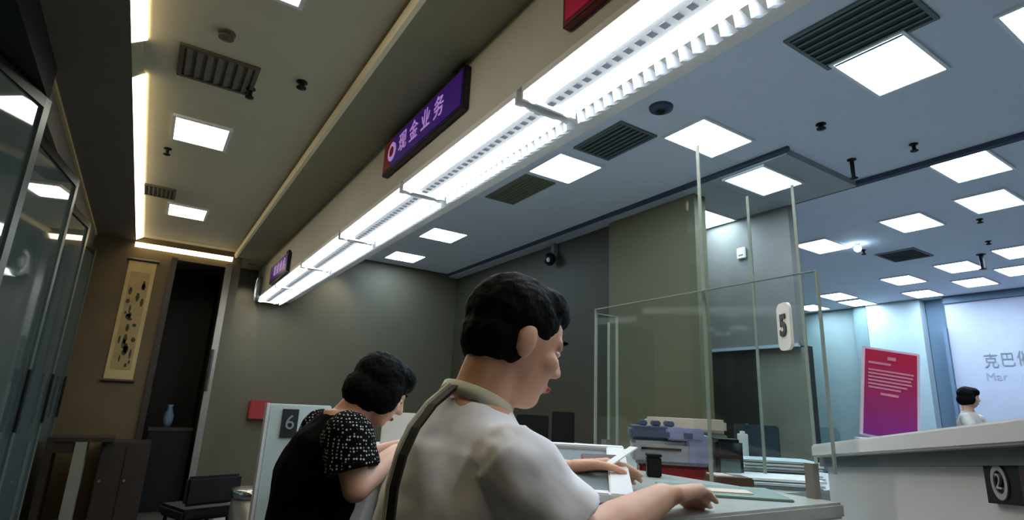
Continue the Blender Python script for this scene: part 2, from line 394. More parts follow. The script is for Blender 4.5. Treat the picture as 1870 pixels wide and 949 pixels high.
# ------------------------------------------------------------------ the long double strip light under the bulkhead
NB = 22
def strip(y0, ln, label):
    t = thing('strip_light', label, 'strip light', (1.10, y0, Z(1.20)), group='double strip lights under the bulkhead')
    box('housing', (0, 0, .045), (.275, ln, .075), 'white', t)
    def tube(x0, x1):
        pts = [(x0 + (x1-x0)*k/6, .012, .045 - .040*math.sin(math.pi*k/6)) for k in range(7)]
        obj('tube', add_prism(bmesh.new(), pts, (0, ln-.024, 0)), 'tube', t, smooth=False)
    tube(.004, .088); tube(.178, .272)
    mp = box('reflector', (.092, .012, .030), (.174, ln-.012, .045), 'white', t)
    for k in range(NB):
        y = ln*(k+.5)/NB
        if k == 0:
            bm = bmesh.new(); add_prism(bm, [(0, -.013, 0), (.03, -.013, 0), (.03, .013, 0), (0, .013, 0)], (0, 0, -.004)); d0 = obj('perforation', bm, 'dots', t, loc=(.118, y, .030))
            bm = bmesh.new(); add_prism(bm, [(0, 0, .060), (.085, 0, .040), (.06, 0, .018), (.012, 0, -.005)], (0, .016, 0)); b0 = obj('louvre_blade', bm, 'blade', t, loc=(.275, y, 0))
        else:
            d = d0.copy(); C.objects.link(d); d.parent = t; d.location = (.118, y, .030)
            b = b0.copy(); C.objects.link(b); b.parent = t; b.location = (.275, y, 0)
    for yy in (0, ln-.012):
        box('end_cap', (0, yy, .012), (.272, yy+.012, .046), 'white', t)
    return t
s0 = strip(.50, 1.23, 'double strip light under the bulkhead, nearest one, with clear louvre teeth')
for k, l in enumerate(('second double strip light from the camera, below the purple sign', 'third double strip light from the camera, under the bulkhead',
                       'fourth double strip light from the camera, merging into a white band', 'fifth double strip light, near the small purple sign', 'last double strip light, ending at the round emblem')):
    dup(s0, (1.10, .50 + 1.27*(k+1), Z(1.20)), l)
dup(s0, (1.10, .50 - 1.27, Z(1.20)), 'double strip light overhead, leaving the top border of the view')

# ------------------------------------------------------------------ vents, sprinklers, speakers on the ceilings
def vent(lx, ly, m, label, loc, back='vent_dark'):
    t = thing('ceiling_vent', label, 'vent', loc)
    box('backing', (-lx/2, -ly/2, -.004), (lx/2, ly/2, 0), back, t)
    bm = bmesh.new(); f = .022
    for lo, hi in (((-lx/2-f, -ly/2-f, -.014), (lx/2+f, -ly/2, 0)), ((-lx/2-f, ly/2, -.014), (lx/2+f, ly/2+f, 0)),
                   ((-lx/2-f, -ly/2, -.014), (-lx/2, ly/2, 0)), ((lx/2, -ly/2, -.014), (lx/2+f, ly/2, 0))): add_box(bm, lo, hi)
    obj('frame', bm, m, t)
    n = 7
    for k in range(n):
        x = -lx/2 + lx*(k+.5)/n
        bm = bmesh.new(); add_prism(bm, [(x-.014, -ly/2, -.012), (x-.008, -ly/2, -.014), (x+.016, -ly/2, -.004), (x+.010, -ly/2, -.002)], (0, ly, 0)); obj('slat', bm, m, t)
    return t
vent(.42, .55, 'vent', 'dark square ceiling vent beside the large upper right panel light', (2.98, 1.26, Z(2.10)))
vent(.34, .52, 'vent', 'dark green grey ceiling vent between two office panel lights', (2.85, 3.07, Z(2.10)))
vent(.30, .70, 'vent_olive', 'olive ceiling vent left of the middle panel light, near the strip', (2.83, 4.42, Z(2.10)), 'vent_olive')
vent(.5, .4, 'vent', 'blurred dark ceiling vent in the far office ceiling', (7.87, 3.14, Z(2.10)))
vent(.34, .30, 'vent_brown', 'brown ceiling vent in the hall ceiling before the white panel', (.058, 3.22, Z(1.725)), 'vent_brown')
vent(.22, .26, 'vent_brown', 'small brown hatch in the hall ceiling behind the middle panel light', (-.165, 5.70, Z(1.725)), 'vent_brown')
def sprinkler(label, loc, h=.03, m='black', r=.03):
    t = thing('sprinkler', label, 'sprinkler', loc)
    obj('base_plate', add_lathe(bmesh.new(), [(r, 0), (r, -.006), (r*.6, -.012)]), m, t)
    obj('body', add_lathe(bmesh.new(), [(r*.45, -.010), (r*.45, -h), (r*.9, -h-.004), (r*.9, -h-.010), (r*.3, -h-.016)]), m, t)
sprinkler('black round sprinkler alone in the office ceiling above the drop corner', (3.84, 1.95, Z(2.10)), r=.035)
sprinkler('black sprinkler close to the dark ceiling joint on the right', (4.68, 1.70, Z(2.10)), h=.05)
sprinkler('black hanging sprinkler at the corner of the dropped ceiling', (4.60, 2.12, Z(2.10)), h=.16, r=.035)
sprinkler('black sprinkler below the second panel light behind the joint', (7.0, 2.06, Z(2.10)), h=.03)
sprinkler('small black sprinkler beside the far hanging sensors', (7.93, 2.29, Z(2.10)), h=.03)
sprinkler('black hanging sensor between far panel lights near the right border', (8.5, 2.55, Z(2.10)), h=.18, r=.05)
sprinkler('small black sprinkler at the tip of the panel by the alcove', (7.3, 3.35, Z(2.10)), h=.05)
sprinkler('black round sprinkler in the hall ceiling near the cream trim', (0.469, 3.056, Z(1.725)), r=.03)
sprinkler('dark hanging sprinkler in the hall ceiling beside the brown vent', (0.239, 3.315, Z(1.725)), h=.05, r=.026)
sprinkler('dark sprinkler at the left corner of the middle hall panel', (-0.134, 4.598, Z(1.725)), h=.04, r=.026)
sprinkler('dark smoke detector near the top of the hall ceiling', (0.057, 2.826, Z(1.725)), h=.02, m='vent_brown', r=.04)
t = thing('ceiling_speaker', 'dark wedge shaped ceiling speaker above the green grey vent', 'speaker', (2.75, 2.48, Z(2.10)))
obj('body', add_lathe(bmesh.new(), [(.085, 0), (.08, -.02), (.05, -.035)]), 'groove', t)
obj('grille', add_lathe(bmesh.new(), [(.045, -.033), (.03, -.04)]), 'black', t)
t = thing('bare_bulb', 'small bright round bulb right of the panel outside the alcove', 'lamp', (6.99, 3.27, Z(2.10)))
obj('socket', add_lathe(bmesh.new(), [(.03, 0), (.03, -.03)]), 'white', t)
bm = bmesh.new(); add_ellipsoid(bm, (0, 0, -.06), (.04, .04, .04)); obj('bulb', bm, 'panel_cool', t, smooth=True)
# wall-wash downlights over the grey back wall
def downlight(x, y, z, label, pw):
    t = thing('downlight', label, 'downlight', (x, y, Z(z)), group='downlights before the back wall')
    obj('ring', add_lathe(bmesh.new(), [(.05, 0), (.05, -.01), (.035, -.01)]), 'steel', t)
    l = bpy.data.lights.new('spot', 'SPOT'); l.energy = pw; l.spot_size = math.radians(75); l.spot_blend = 1; l.shadow_soft_size = .03; l.color = (1, .97, .86)
    lo = bpy.data.objects.new('spot', l); C.objects.link(lo); lo.parent = t; lo.location = (0, 0, -.03)
    lo.rotation_euler = (math.radians(22), 0, 0)
downlight(2.15, 7.85, 2.10, 'downlight washing the back wall right of the strip light end', 30)
downlight(.96, 7.95, 1.67, 'downlight washing the back wall below the round emblem', 14)

# ------------------------------------------------------------------ signs on the bulkhead face (x = 1.10, facing the hall)
def sign(y, z, ln, h, label, kind):
    t = thing('hanging_sign', label, 'sign', (1.10, y, z))       # local: +y runs away from the camera
    fr = 'crimson_frame' if kind == 'red' else 'sign_frame'
    box('casing', (-.035, 0, 0), (0, ln, h), fr, t, bevel=.004)
    box('screen', (-.039, .02, .02), (-.034, ln-.02 - (.13 if kind == 'long' else 0), h-.02), 'crimson' if kind == 'red' else 'purple', t)
    if kind == 'long':
        box('end_screen', (-.039, ln-.15, .02), (-.034, ln-.02, h-.02), 'redglow', t)
        rot = (math.pi/2, 0, -math.pi/2)
        for k, ch in enumerate('现金业务'):
            text_mesh('character', ch, .135, 'lav', t, (-.040, ln-.33-.165*k, h/2), rot, sx=.95)
        bm = bmesh.new(); add_tube(bm, (-.039, ln-.16, h/2), (-.043, ln-.16, h/2), .062, n=20); obj('round_mark', bm, 'lav', t)
        bm = bmesh.new(); add_tube(bm, (-.042, ln-.16, h/2), (-.0445, ln-.16, h/2), .034, n=20); obj('round_mark', bm, 'redglow', t)
    if kind == 'small':
        rot = (math.pi/2, 0, -math.pi/2)
        for k, ch in enumerate('现金业务'):
            text_mesh('character', ch, .135, 'lav', t, (-.040, ln-.30-.165*k, h/2), rot, sx=.95)
    for yy in (.05, .12): box('clip', (-.03, yy, h), (-.005, yy+.035, h+.03), 'black', t)
    return t
sign(2.20, Z(1.385), 1.10, .235, 'long purple lit sign with pale characters and a red end', 'long')
sign(6.1, Z(1.27), .95, .21, 'small distant purple lit sign on the bulkhead, near the strip end', 'small')
sign(.52, Z(1.34), .90, .22, 'dark red sign on the bulkhead cut by the top border', 'red')
t = thing('round_emblem', 'grey round ring emblem at the far end of the bulkhead', 'emblem', (1.10, 7.95, Z(1.36)))
bm = bmesh.new(); add_tube(bm, (-.03, 0, 0), (0, 0, 0), .17, n=24); obj('disc', bm, 'vent', t)
bm = bmesh.new()
n = 24
for i in range(n):
    a, b = 2*math.pi*i/n, 2*math.pi*(i+1)/n
    add_prism(bm, [(-.03, r*math.cos(q), r*math.sin(q)) for r, q in ((.12, a), (.16, a), (.16, b), (.12, b))], (-.012, 0, 0))
obj('ring', bm, 'emblem', t)
bm = bmesh.new(); add_tube(bm, (-.04, 0, .0), (-.03, 0, 0), .06, n=16); obj('centre', bm, 'emblem', t)

# ------------------------------------------------------------------ folding dark glass on the left
def leaf(a, b, z1, label):
    a, b = Vector((a[0], a[1], 0)), Vector((b[0], b[1], 0)); ln = (b-a).length
    t = thing('glass_leaf', label, 'glass door', a, math.atan2((b-a).y, (b-a).x), 'dark folding glass leaves')
    box('pane', (.05, -.006, .08), (ln-.05, .006, z1-.06), 'darkglass', t)
    for x0, x1 in ((0, .05), (ln-.05, ln)): box('stile', (x0, -.02, 0), (x1, .02, z1), 'frame_grey', t)
    box('bottom_rail', (.05, -.02, 0), (ln-.05, .02, .08), 'blackmetal', t)
    box('top_rail', (.05, -.02, z1-.06), (ln-.05, .02, z1), 'blackmetal', t)
    obj('pull', add_tube(bmesh.new(), (ln-.1, -.04, 1.0), (ln-.1, -.04, 1.4), .011), 'blackmetal', t)
LV = [((-1.10, 2.46), (-.68, 3.645)), ((-.862, 3.66), (-.655, 5.01)), ((-.86, 5.06), (-.66, 6.30)), ((-.84, 6.36), (-.68, 7.5))]
LN = ['nearest dark glass leaf at the left border, mirroring a ceiling panel', 'second dark glass leaf from the left border',
      'third dark glass leaf from the left border', 'last dark glass leaf beside the brown scroll wall']
for (a, b), l in zip(LV, LN): leaf(a, b, Z(1.47), l)
struct('trim_12', (-1.5, 1.0, Z(1.475)), (-.68, 3.66, Z(1.67)), 'blackmetal')
struct('trim_14', (-1.5, 3.66, Z(1.475)), (-.72, 7.65, Z(1.67)), 'beam')

# ------------------------------------------------------------------ far end of the hall
t = thing('hanging_scroll', 'tall cream ink painting scroll on the brown wall', 'scroll', (-.22, 7.65, Z(.09)))
box('mount', (-.135, -.012, 0), (.135, 0, 1.36), 'scroll_mount', t)
box('painting', (-.095, -.016, .12), (.095, -.012, 1.22), 'scroll', t)
rr = random.Random(3)
for k in range(26):
    cx, cz = rr.uniform(-.07, .07), rr.choice((rr.uniform(.16, .5), rr.uniform(.5, 1.1))); a_, b_ = rr.uniform(.008, .028), rr.uniform(.015, .06)
    obj('ink_stroke', add_prism(bmesh.new(), [(cx + a_*math.cos(q), -.016, cz + b_*math.sin(q)) for q in [i*math.pi/3 for i in range(6)]], (0, -.002, 0)), 'inkwash', t)
for z in (0, 1.36): obj('rod', add_tube(bmesh.new(), (-.155, -.015, z), (.155, -.015, z), .018), 'darkwood', t)
t = thing('console_table', 'dark console table with a pale end leg below the scroll', 'table', (-.36, 7.1, 0))
box('table_top', (-.28, -.2, .80), (.24, .2, .84), 'darkwood', t, bevel=.004)
box('leg', (-.06, -.2, 0), (.03, .2, .80), 'alcove_panel', t)
box('leg', (-.28, -.2, 0), (-.22, .2, .80), 'darkwood', t)
box('apron', (-.22, -.18, .70), (-.06, .18, .80), 'darkwood', t)
t = thing('side_cabinet', 'dark wooden cabinet standing right of the console table', 'cabinet', (-.02, 7.38, 0))
box('body', (-.20, -.24, .0), (.22, .24, .78), 'darkwood', t, bevel=.004)
for x0 in (-.19, .015):
    d = box('door', (x0, -.255, .05), (x0+.195, -.24, .74), 'darkwood', t)
    obj('knob', add_tube(bmesh.new(), (x0+.03, -.275, .42), (x0+.03, -.255, .42), .012), 'steel', d)
t = thing('low_chest', 'black low chest standing inside the dark doorway', 'chest', (.38, 8.0, 0))
box('body', (-.22, -.2, 0), (.22, .2, .86), 'black', t, bevel=.006)
box('lid', (-.23, -.21, .86), (.23, .21, .90), 'darkwood', t, bevel=.004)
t = thing('pale_vase', 'small pale vase on the low black chest', 'vase', (.34, 7.95, .90))
obj('body', add_lathe(bmesh.new(), [(.035, 0), (.05, .06), (.055, .12), (.03, .19), (.024, .22), (.032, .25)]), 'far_recess', t, smooth=True)
t = thing('door_handle_bar', 'bright chrome pull bar on the doorway post', 'handle', (.645, 7.58, Z(.0)))
obj('bar', add_tube(bmesh.new(), (0, -.05, .02), (.0, -.05, .50), .016), 'chrome', t)
for z in (.06, .46): obj('bracket', add_tube(bmesh.new(), (0, -.05, z), (0, 0, z), .011), 'chrome', t)
t = thing('litter_bin', 'round steel bin with a shiny rim beside the numbered screen', 'bin', (.82, 4.62, 0))
obj('body', add_lathe(bmesh.new(), [(.13, 0), (.15, .30), (.15, .62)]), 'steel', t, smooth=True)
obj('rim', add_lathe(bmesh.new(), [(.155, .60), (.16, .62), (.155, .655), (.12, .66)]), 'chrome', t, smooth=True)
t = thing('black_stool', 'black padded chair in shadow beside the hall doorway', 'chair', (.52, 5.05, 0), math.radians(200))
box('seat', (-.2, -.2, .42), (.2, .2, .50), 'black', t, bevel=.02)
box('backrest', (-.2, .15, .52), (.2, .2, .72), 'black', t, bevel=.02)
for x in (-.17, .17):
    for y in (-.17, .17): obj('leg', add_tube(bmesh.new(), (x, y, 0), (x*.9, y*.9, .43), .015), 'blackmetal', t)
t = thing('fire_point_box', 'small red box with a bright tag on the back wall', 'box', (1.40, 8.3, Z(-.30)))
box('body', (-.16, -.10, 0), (.10, 0, .24), 'redbase', t, bevel=.01)
box('tag', (.11, -.10, .09), (.24, -.02, .15), 'cream', t)
t = thing('security_camera', 'dark dome security camera with a pale painted glint on the olive wall', 'camera', (4.16, 5.55, Z(1.78)))
box('bracket', (-.06, -.03, .10), (0, .03, .26), 'vent', t)
bm = bmesh.new(); add_ellipsoid(bm, (-.10, 0, .05), (.075, .075, .085)); obj('dome', bm, 'black', t, smooth=True)
bm = bmesh.new(); add_ellipsoid(bm, (-.16, -.05, .02), (.022, .022, .03)); obj('lens', bm, 'plate', t, smooth=True)  # pale ellipsoid stands in for the white glint on the dome
t = thing('wall_sensor', 'small white sensor box high on the alcove wall', 'sensor', (5.04, 3.49, Z(1.60)))
box('body', (-.03, -.05, 0), (0, .05, .12), 'plate', t, bevel=.008)
box('vent_strip', (-.033, -.03, .03), (-.029, .03, .045), 'vent', t)

# ------------------------------------------------------------------ the counter
t = thing('service_counter', 'long white bank counter running along under the strip light', 'counter', (0, 0, 0))
box('base', (.90, 1.0, 0), (1.46, 2.70, Z(-.232)), 'white', t)
box('plinth', (.93, 1.02, 0), (.95, 2.69, .1), 'steel', t)
box('worktop', (.74, .80, Z(-.227)), (1.50, 2.75, Z(-.19)), 'counter', t, bevel=.006)
t = thing('teller_desk', 'pale teller desk behind the glass', 'desk', (0, 0, 0))
box('desk_top', (1.54, 1.15, Z(-.265)), (2.75, 3.4, Z(-.23)), 'counter', t, bevel=.004)
for y in (1.25, 3.3): box('leg', (1.6, y, 0), (2.7, y+.05, Z(-.265)), 'white', t)
# station screens
def rod(name, a, b, r, m, par): return obj(name, add_tube(bmesh.new(), a, b, r, n=8), m, par)
def pane(name, label, o, u, ln, h, edges, th=.010):
    """upright glass sheet from o along u"""
    t = thing(name, label, 'glass screen', o, math.atan2(u[1], u[0]))
    box('sheet', (0, -th/2, 0), (ln, th/2, h), 'glass', t)
    e = .003
    for k in edges:
        if k == 'l': box('edge', (-e, -th/2-.001, 0), (0.001, th/2+.001, h), 'edge', t)
        if k == 'r': box('edge', (ln-.001, -th/2-.001, 0), (ln+e, th/2+.001, h), 'edge', t)
        if k == 't': box('edge', (-e, -th/2, h), (ln+e, th/2, h+e), 'edge', t)
    for x in (.06, ln-.06): box('clamp', (x-.012, -.012, -.068), (x+.012, .012, .02), 'steel', t)
    return t
pane('glass_screen', 'low clear glass screen of window five along the counter edge', (1.49, .81, Z(-.125)), (0, 1), .90, .52, 'lrt')
pane('glass_screen', 'narrow clear glass return at the far end of window five', (1.50, 1.72, Z(-.125)), (1, 0), .11, .505, 'lrt')
pane('glass_screen', 'clear glass sheet edge just right of the narrow return', (1.64, 1.80, Z(-.23)), (1, .1), .30, .60, 'l')
pane('glass_screen', 'tall clear glass pane rising behind plate 5', (1.50, 1.19, Z(-.23)), (1, 0), .57, 1.15, 'lr')
pane('glass_screen', 'second tall clear glass pane, one edge with a painted highlight beyond the first', (1.64, 1.36, Z(-.23)), (1, 0), .38, 1.14, 'r')
# plate 5
t = thing('number_plate', 'white rounded plate with the number 5 on the glass', 'sign', (1.472, .905, Z(.185)))
bm = bmesh.new(); pts = []
W, H, r = .034, .066, .022
for cx, cz, a0 in ((W-r, H-r, 0), (-W+r, H-r, 90), (-W+r, -H+r, 180), (W-r, -H+r, 270)):
    for k in range(5):
        a = math.radians(a0 + 22.5*k); pts.append((0, cx + r*math.cos(a), H + cz + r*math.sin(a)))
obj('plate', add_prism(bm, pts, (.008, 0, 0)), 'plate', t)
text_mesh('number', '5', .082, 'ink', t, (-.001, 0, H), (math.pi/2, 0, -math.pi/2), sx=.9, bold=.003)
t.rotation_euler = (0, 0, math.radians(-30))
# window six privacy screen
t = thing('privacy_screen', 'pale upright privacy screen with black number plate at the left', 'screen', (.475, 2.62, 0))
box('board', (0, 0, .02), (.26, .04, Z(-.03)), 'pale_screen', t, bevel=.004)
box('edge_strip', (-.012, -.004, .02), (0.0, .044, Z(-.028)), 'white', t)
box('foot', (-.02, -.12, 0), (.28, .13, .02), 'steel', t)
pl = box('plate', (.055, -.008, Z(-.165)), (.12, 0, Z(-.05)), 'ink', t)
text_mesh('number', '6', .085, 'palegrey', pl, (.0875, -.009, Z(-.107)), (math.pi/2, 0, 0))
# angled near counter with the ledge
a, b = Vector((1.80, 1.00, 0)), Vector((.80, -.05, 0))
dirv = (b-a).normalized(); ln = (b-a).length; ang = math.atan2(dirv.y, dirv.x)
t = thing('angled_counter', 'grey white counter end with a bright top ledge, lower right', 'counter', a, ang)   # +y local faces away from the camera
rise = .182
bm = bmesh.new(); zl, zr = Z(-.105), Z(-.105) + .088*ln
add_prism(bm, [(0, 0, 0), (ln, 0, 0), (ln, 0, zr-.005), (0, 0, zl-.005)], (0, .10, 0)); obj('front_panel', bm, 'white', t)
bm = bmesh.new(); add_prism(bm, [(.03, -.05, zl), (ln, -.05, zr), (ln, -.05, zr+.036), (.03, -.05, zl+.036)], (0, .27, 0)); obj('ledge', bm, 'white', t, bevel=.004)
bm = bmesh.new(); add_prism(bm, [(-.005, -.02, zl-.028), (ln, -.02, zr-.028), (ln, -.02, zr), (-.005, -.02, zl)], (0, .11, 0)); obj('painted_ledge_shadow', bm, 'vent', t)  # dark strip stands in for the shade under the ledge
# plaque on its front: facing local -y
zq = lambda x: Z(-.193) + .09*x
bm = bmesh.new(); add_prism(bm, [(.82, 0, zq(.82)), (1.08, 0, zq(1.08)), (1.08, 0, zq(1.08)+.066), (.82, 0, zq(.82)+.066)], (0, -.012, 0)); pq = obj('plaque', bm, 'black', t)
AC = t

# ------------------------------------------------------------------ people
def hand(B, wrist, d, nrm, thumb_side, curl=.5, k=1.0):
    """palm, four unequal bent fingers and a thumb that leaves the side of the palm"""
    d = Vector(d).normalized(); nrm = Vector(nrm).normalized(); s = d.cross(nrm).normalized()*thumb_side; nrm = s.cross(d).normalized()*(1 if s.cross(d).dot(nrm) > 0 else -1)
    w_ = Vector(wrist)
    for off in (-.028, -.010, .010, .028):
        B.cap(w_ + s*off*.7*k + d*.012*k, w_ + s*off*k + d*.085*k, .015*k, .0125*k)
    for off, L, r in ((.030, .070, .0088), (.0105, .078, .009), (-.0105, .072, .0086), (-.030, .056, .0078)):
        p = w_ + s*off*k + d*.088*k; dd = d.copy(); c = curl
        for q, f in enumerate((.45, .31, .24)):
            dd = (dd - nrm*(c*(.55 if q == 0 else .8))).normalized(); e = p + dd*(L*f*k*1.1)
            B.cap(p, e, r*k*(1-.08*q), r*k*(.92-.1*q)); p = e
    p = w_ + s*.030*k + d*.022*k - nrm*.004*k
    for q, (L, r) in enumerate(((.038, .0125), (.032, .010), (.025, .009))):
        dd = (s*(.8-.33*q) + d*(.65+.15*q) - nrm*(.25+.15*q)).normalized(); e = p + dd*(L*k); B.cap(p, e, r*k, r*.88*k); p = e
def head_mat(c, face, up=(0, 0, 1)):
    x = Vector(face).normalized(); y = Vector(up).cross(x).normalized(); z = x.cross(y)
    m = Matrix(((x.x, y.x, z.x), (x.y, y.y, z.y), (x.z, y.z, z.z))).to_4x4(); m.translation = Vector(c); return m
def person(label, J, top, sleeve, pants, hair_style, voxel=.006, skin='skin', seated=False, width=1.0, group=None):
    base = Vector((J['pelvis'][0], J['pelvis'][1], 0)); t = thing('person', label, 'person', base, group=group)
    V = lambda k: Vector(J[k]) - base
    hm = head_mat(V('head'), J['face'], J.get('up', (0, 0, 1)))
    hm = hm @ Matrix.Scale(J.get('hs', 1.0), 4)
    H = lambda x, y, z: hm @ Vector((x, y, z))
    B = Blob()
    # head and neck
    B.ell(H(-.008, 0, .025), (.098, .076, .102), hm); B.ell(H(.030, 0, -.035), (.062, .060, .085), hm)
    B.ell(H(.055, 0, -.088), (.032, .036, .026), hm); B.ell(H(.070, 0, .026), (.022, .052, .013), hm)
    for s in (-1, 1): B.ell(H(.078, s*.032, .015), (.010, .017, .0055), hm); B.ell(H(.076, s*.032, -.008), (.010, .016, .0055), hm)
    B.cap(H(.088, 0, .012), H(.106, 0, -.022), .009, .0125); B.ell(H(.098, .012, -.028), (.010, .009, .008), hm); B.ell(H(.098, -.012, -.028), (.010, .009, .008), hm)
    for s in (-1, 1):
        B.ell(H(.058, s*.042, -.022), (.028, .022, .024), hm); B.ell(H(-.010, s*.080, -.012), (.020, .010, .034), hm)
    B.ell(H(.086, 0, -.060), (.012, .024, .010), hm)
    B.cap(H(-.025, 0, -.06), V('neck') + Vector((0, 0, -.03)), .055, .062)
    # trunk
    ch, pe, ne = V('chest'), V('pelvis'), V('neck'); ax = (V('sl')-V('sr')).normalized()
    up = (ne-pe).normalized(); fw = ax.cross(up).normalized()
    hw = (V('sl')-V('sr')).length/2
    trunk = lambda g: [(pe - up*.09, ax, fw, .150*width+g, .105+g), (pe, ax, fw, .172*width+g, .120+g), (pe.lerp(ch, .5), ax, fw, .150*width+g, .108+g), (ch, ax, fw, .165*width+g, .118+g),
                       (ch.lerp(ne, .55), ax, fw, hw*.95+g, .108+g), (ch.lerp(ne, .85), ax, fw, hw*.80+g*.6, .080+g*.6), (ne + up*.005, ax, fw, .075, .066)]
    B.loft(trunk(-.012))
    # limbs
    for s in 'lr':
        S, El, Wr = V('s'+s), V('e'+s), V('w'+s)
        B.cap(S, El, .048, .038); B.cap(El, El.lerp(Wr, .35), .038, .040); B.cap(El.lerp(Wr, .35), Wr, .040, .026)
        d = V('h'+s) - Wr; hand(B, Wr, d, J['n'+s], 1 if s == 'l' else -1, J.get('curl', .5), J.get('hk', 1.0))
        hp, kn, an, to = V('hip'+s), V('k'+s), V('a'+s), V('t'+s)
        B.cap(hp, kn, .078, .054); B.cap(kn, kn.lerp(an, .35), .054, .054); B.cap(kn.lerp(an, .35), an, .054, .036); B.cap(an, to, .036, .028)
    B.build('body', skin, t, voxel, 4)
    # eyes, brows, lips
    for s in (-1, 1):
        bm = bmesh.new(); add_ellipsoid(bm, H(.0755, s*.032, .004), (.010, .0135, .0075), hm); e = obj('eye', bm, 'eye', t, smooth=True)
        bm = bmesh.new(); add_ellipsoid(bm, H(.0845, s*.033, .003), (.0025, .0055, .0055), hm); obj('iris', bm, 'iris', e, smooth=True)
        bm = bmesh.new(); add_ellipsoid(bm, H(.0835, s*.033, .030), (.006, .020, .004), hm); obj('eyebrow', bm, 'hair', t, smooth=True)
    bm = bmesh.new(); add_ellipsoid(bm, H(.096, 0, -.060), (.006, .021, .007), hm); obj('lips', bm, 'lip', t, smooth=True)
    # hair
    Hh = Blob()
    if hair_style == 'bob':
        Hh.ell(H(-.022, 0, .032), (.108, .098, .100), hm); Hh.ell(H(-.040, 0, -.035), (.088, .096, .080), hm); Hh.ell(H(.030, 0, .074), (.070, .074, .054), hm)
        for s in (-1, 1): Hh.ell(H(.012, s*.072, -.02), (.058, .028, .070), hm)
    elif hair_style == 'bun':
        Hh.ell(H(-.020, 0, .032), (.100, .088, .094), hm); Hh.ell(H(-.055, 0, -.06), (.055, .065, .10), hm)
    else:
        Hh.ell(H(-.020, 0, .040), (.100, .086, .088), hm); Hh.ell(H(-.038, 0, -.012), (.074, .079, .064), hm); Hh.ell(H(.024, 0, .080), (.066, .068, .048), hm)
    Hh.build('hair', 'hair', t, .005, 3, .0035, 40)
    # clothes
    T = Blob(); T.loft(trunk(.012))
    cut = J.get('cut', .72)
    for s in 'lr':
        S, El = V('s'+s), V('e'+s); d = (El-S).normalized(); u, v = frame_of(d); En = S.lerp(El, cut)
        T.cap(ne.lerp(S, .55) + Vector((0, 0, -.035)), S, .060, .064)
        T.loft([(S - d*.03, u, v, .062, .062), (S + d*.03, u, v, .070, .070), (S.lerp(En, .6), u, v, .068, .066), (En, u, v, .074, .070)])
    top_o = T.build('shirt', top, t, voxel, 5, .010, 10)
    if sleeve != top:
        for s in 'lr':
            S, El = V('s'+s), V('e'+s); d = (El-S).normalized(); u, v = frame_of(d); En = S.lerp(El, cut); Q = Blob()
            Q.cap(ne.lerp(S, .75) + Vector((0, 0, -.02)), S, .055, .072)
            Q.loft([(S - d*.02, u, v, .072, .072), (S + d*.03, u, v, .076, .076), (S.lerp(En, .6), u, v, .076, .074), (S.lerp(El, cut+.06), u, v, .082, .078)])
            Q.build('sleeve', sleeve, t, voxel, 4, .004, 12)
    Pn = Blob(); Pn.loft([(pe - up*.12, ax, fw, .160*width, .118), (pe - up*.02, ax, fw, .178*width, .126), (pe + up*.05, ax, fw, .170*width, .122)])
    for s in 'lr':
        hp, kn, an = V('hip'+s), V('k'+s), V('a'+s); Pn.cap(hp, kn, .092, .068); Pn.cap(kn, an, .068, .056)
    Pn.build('trousers', pants, t, .010, 4)
    for s in 'lr':
        an, to = V('a'+s), V('t'+s); S_ = Blob(); q = Vector((an.x, an.y, .045)); S_.cap(q, Vector((to.x, to.y, .036)), .044, .034); S_.build('shoe', 'shoe', t, .008, 3)
    return t
man = dict(pelvis=(.47, .955, .93), chest=(.505, .955, 1.12), neck=(.53, .95, 1.300), head=(.598, .925, 1.425), face=(.92, -.12, -.34), up=(.15, -.02, 1),
           sl=(.525, 1.080, 1.228), sr=(.525, .805, 1.215), el=(.74, 1.26, 1.14), er=(.635, .745, 1.10), wl=(.93, 1.175, 1.155), wr=(.86, .795, 1.15),
           hl=(1.02, 1.15, 1.16), hr=(.95, .825, 1.150), nl=(.1, .5, 1), nr=(-.1, .25, 1), hipl=(.46, 1.04, .90), hipr=(.46, .87, .90), kl=(.48, 1.06, .48), kr=(.48, .86, .48),
           al=(.43, 1.06, .07), ar=(.43, .86, .07), tl=(.56, 1.07, .035), tr=(.56, .85, .035), curl=.40, cut=.80, hk=1.16)
pm = person('person in a loose white shirt leaning on the counter at window five', man, 'shirt', 'shirt', 'trouser', 'short', width=.84)
woman = dict(pelvis=(.49, 1.87, .86), chest=(.505, 1.86, 1.06), neck=(.56, 1.83, 1.255), head=(.655, 1.80, 1.335), face=(.86, -.10, -.55), up=(.5, 0, 1),
             sl=(.53, 1.99, 1.195), sr=(.525, 1.68, 1.20), el=(.66, 2.06, 1.08), er=(.555, 1.645, 1.06), wl=(.82, 2.00, 1.145), wr=(.72, 1.79, 1.145),
             hl=(.90, 1.97, 1.14), hr=(.79, 1.85, 1.145), nl=(-.1, 0, 1), nr=(-.1, -.1, 1), hipl=(.49, 1.95, .83), hipr=(.49, 1.79, .83), kl=(.51, 1.96, .45), kr=(.51, 1.79, .45),
             al=(.47, 1.96, .07), ar=(.47, 1.79, .07), tl=(.59, 1.97, .035), tr=(.59, 1.78, .035), curl=.5, cut=.60, hs=.88)
pw = person('person with short black hair and black dotted blouse bending over the counter', woman, 'blackcloth', 'dotted', 'blackcloth', 'bob', width=.82)
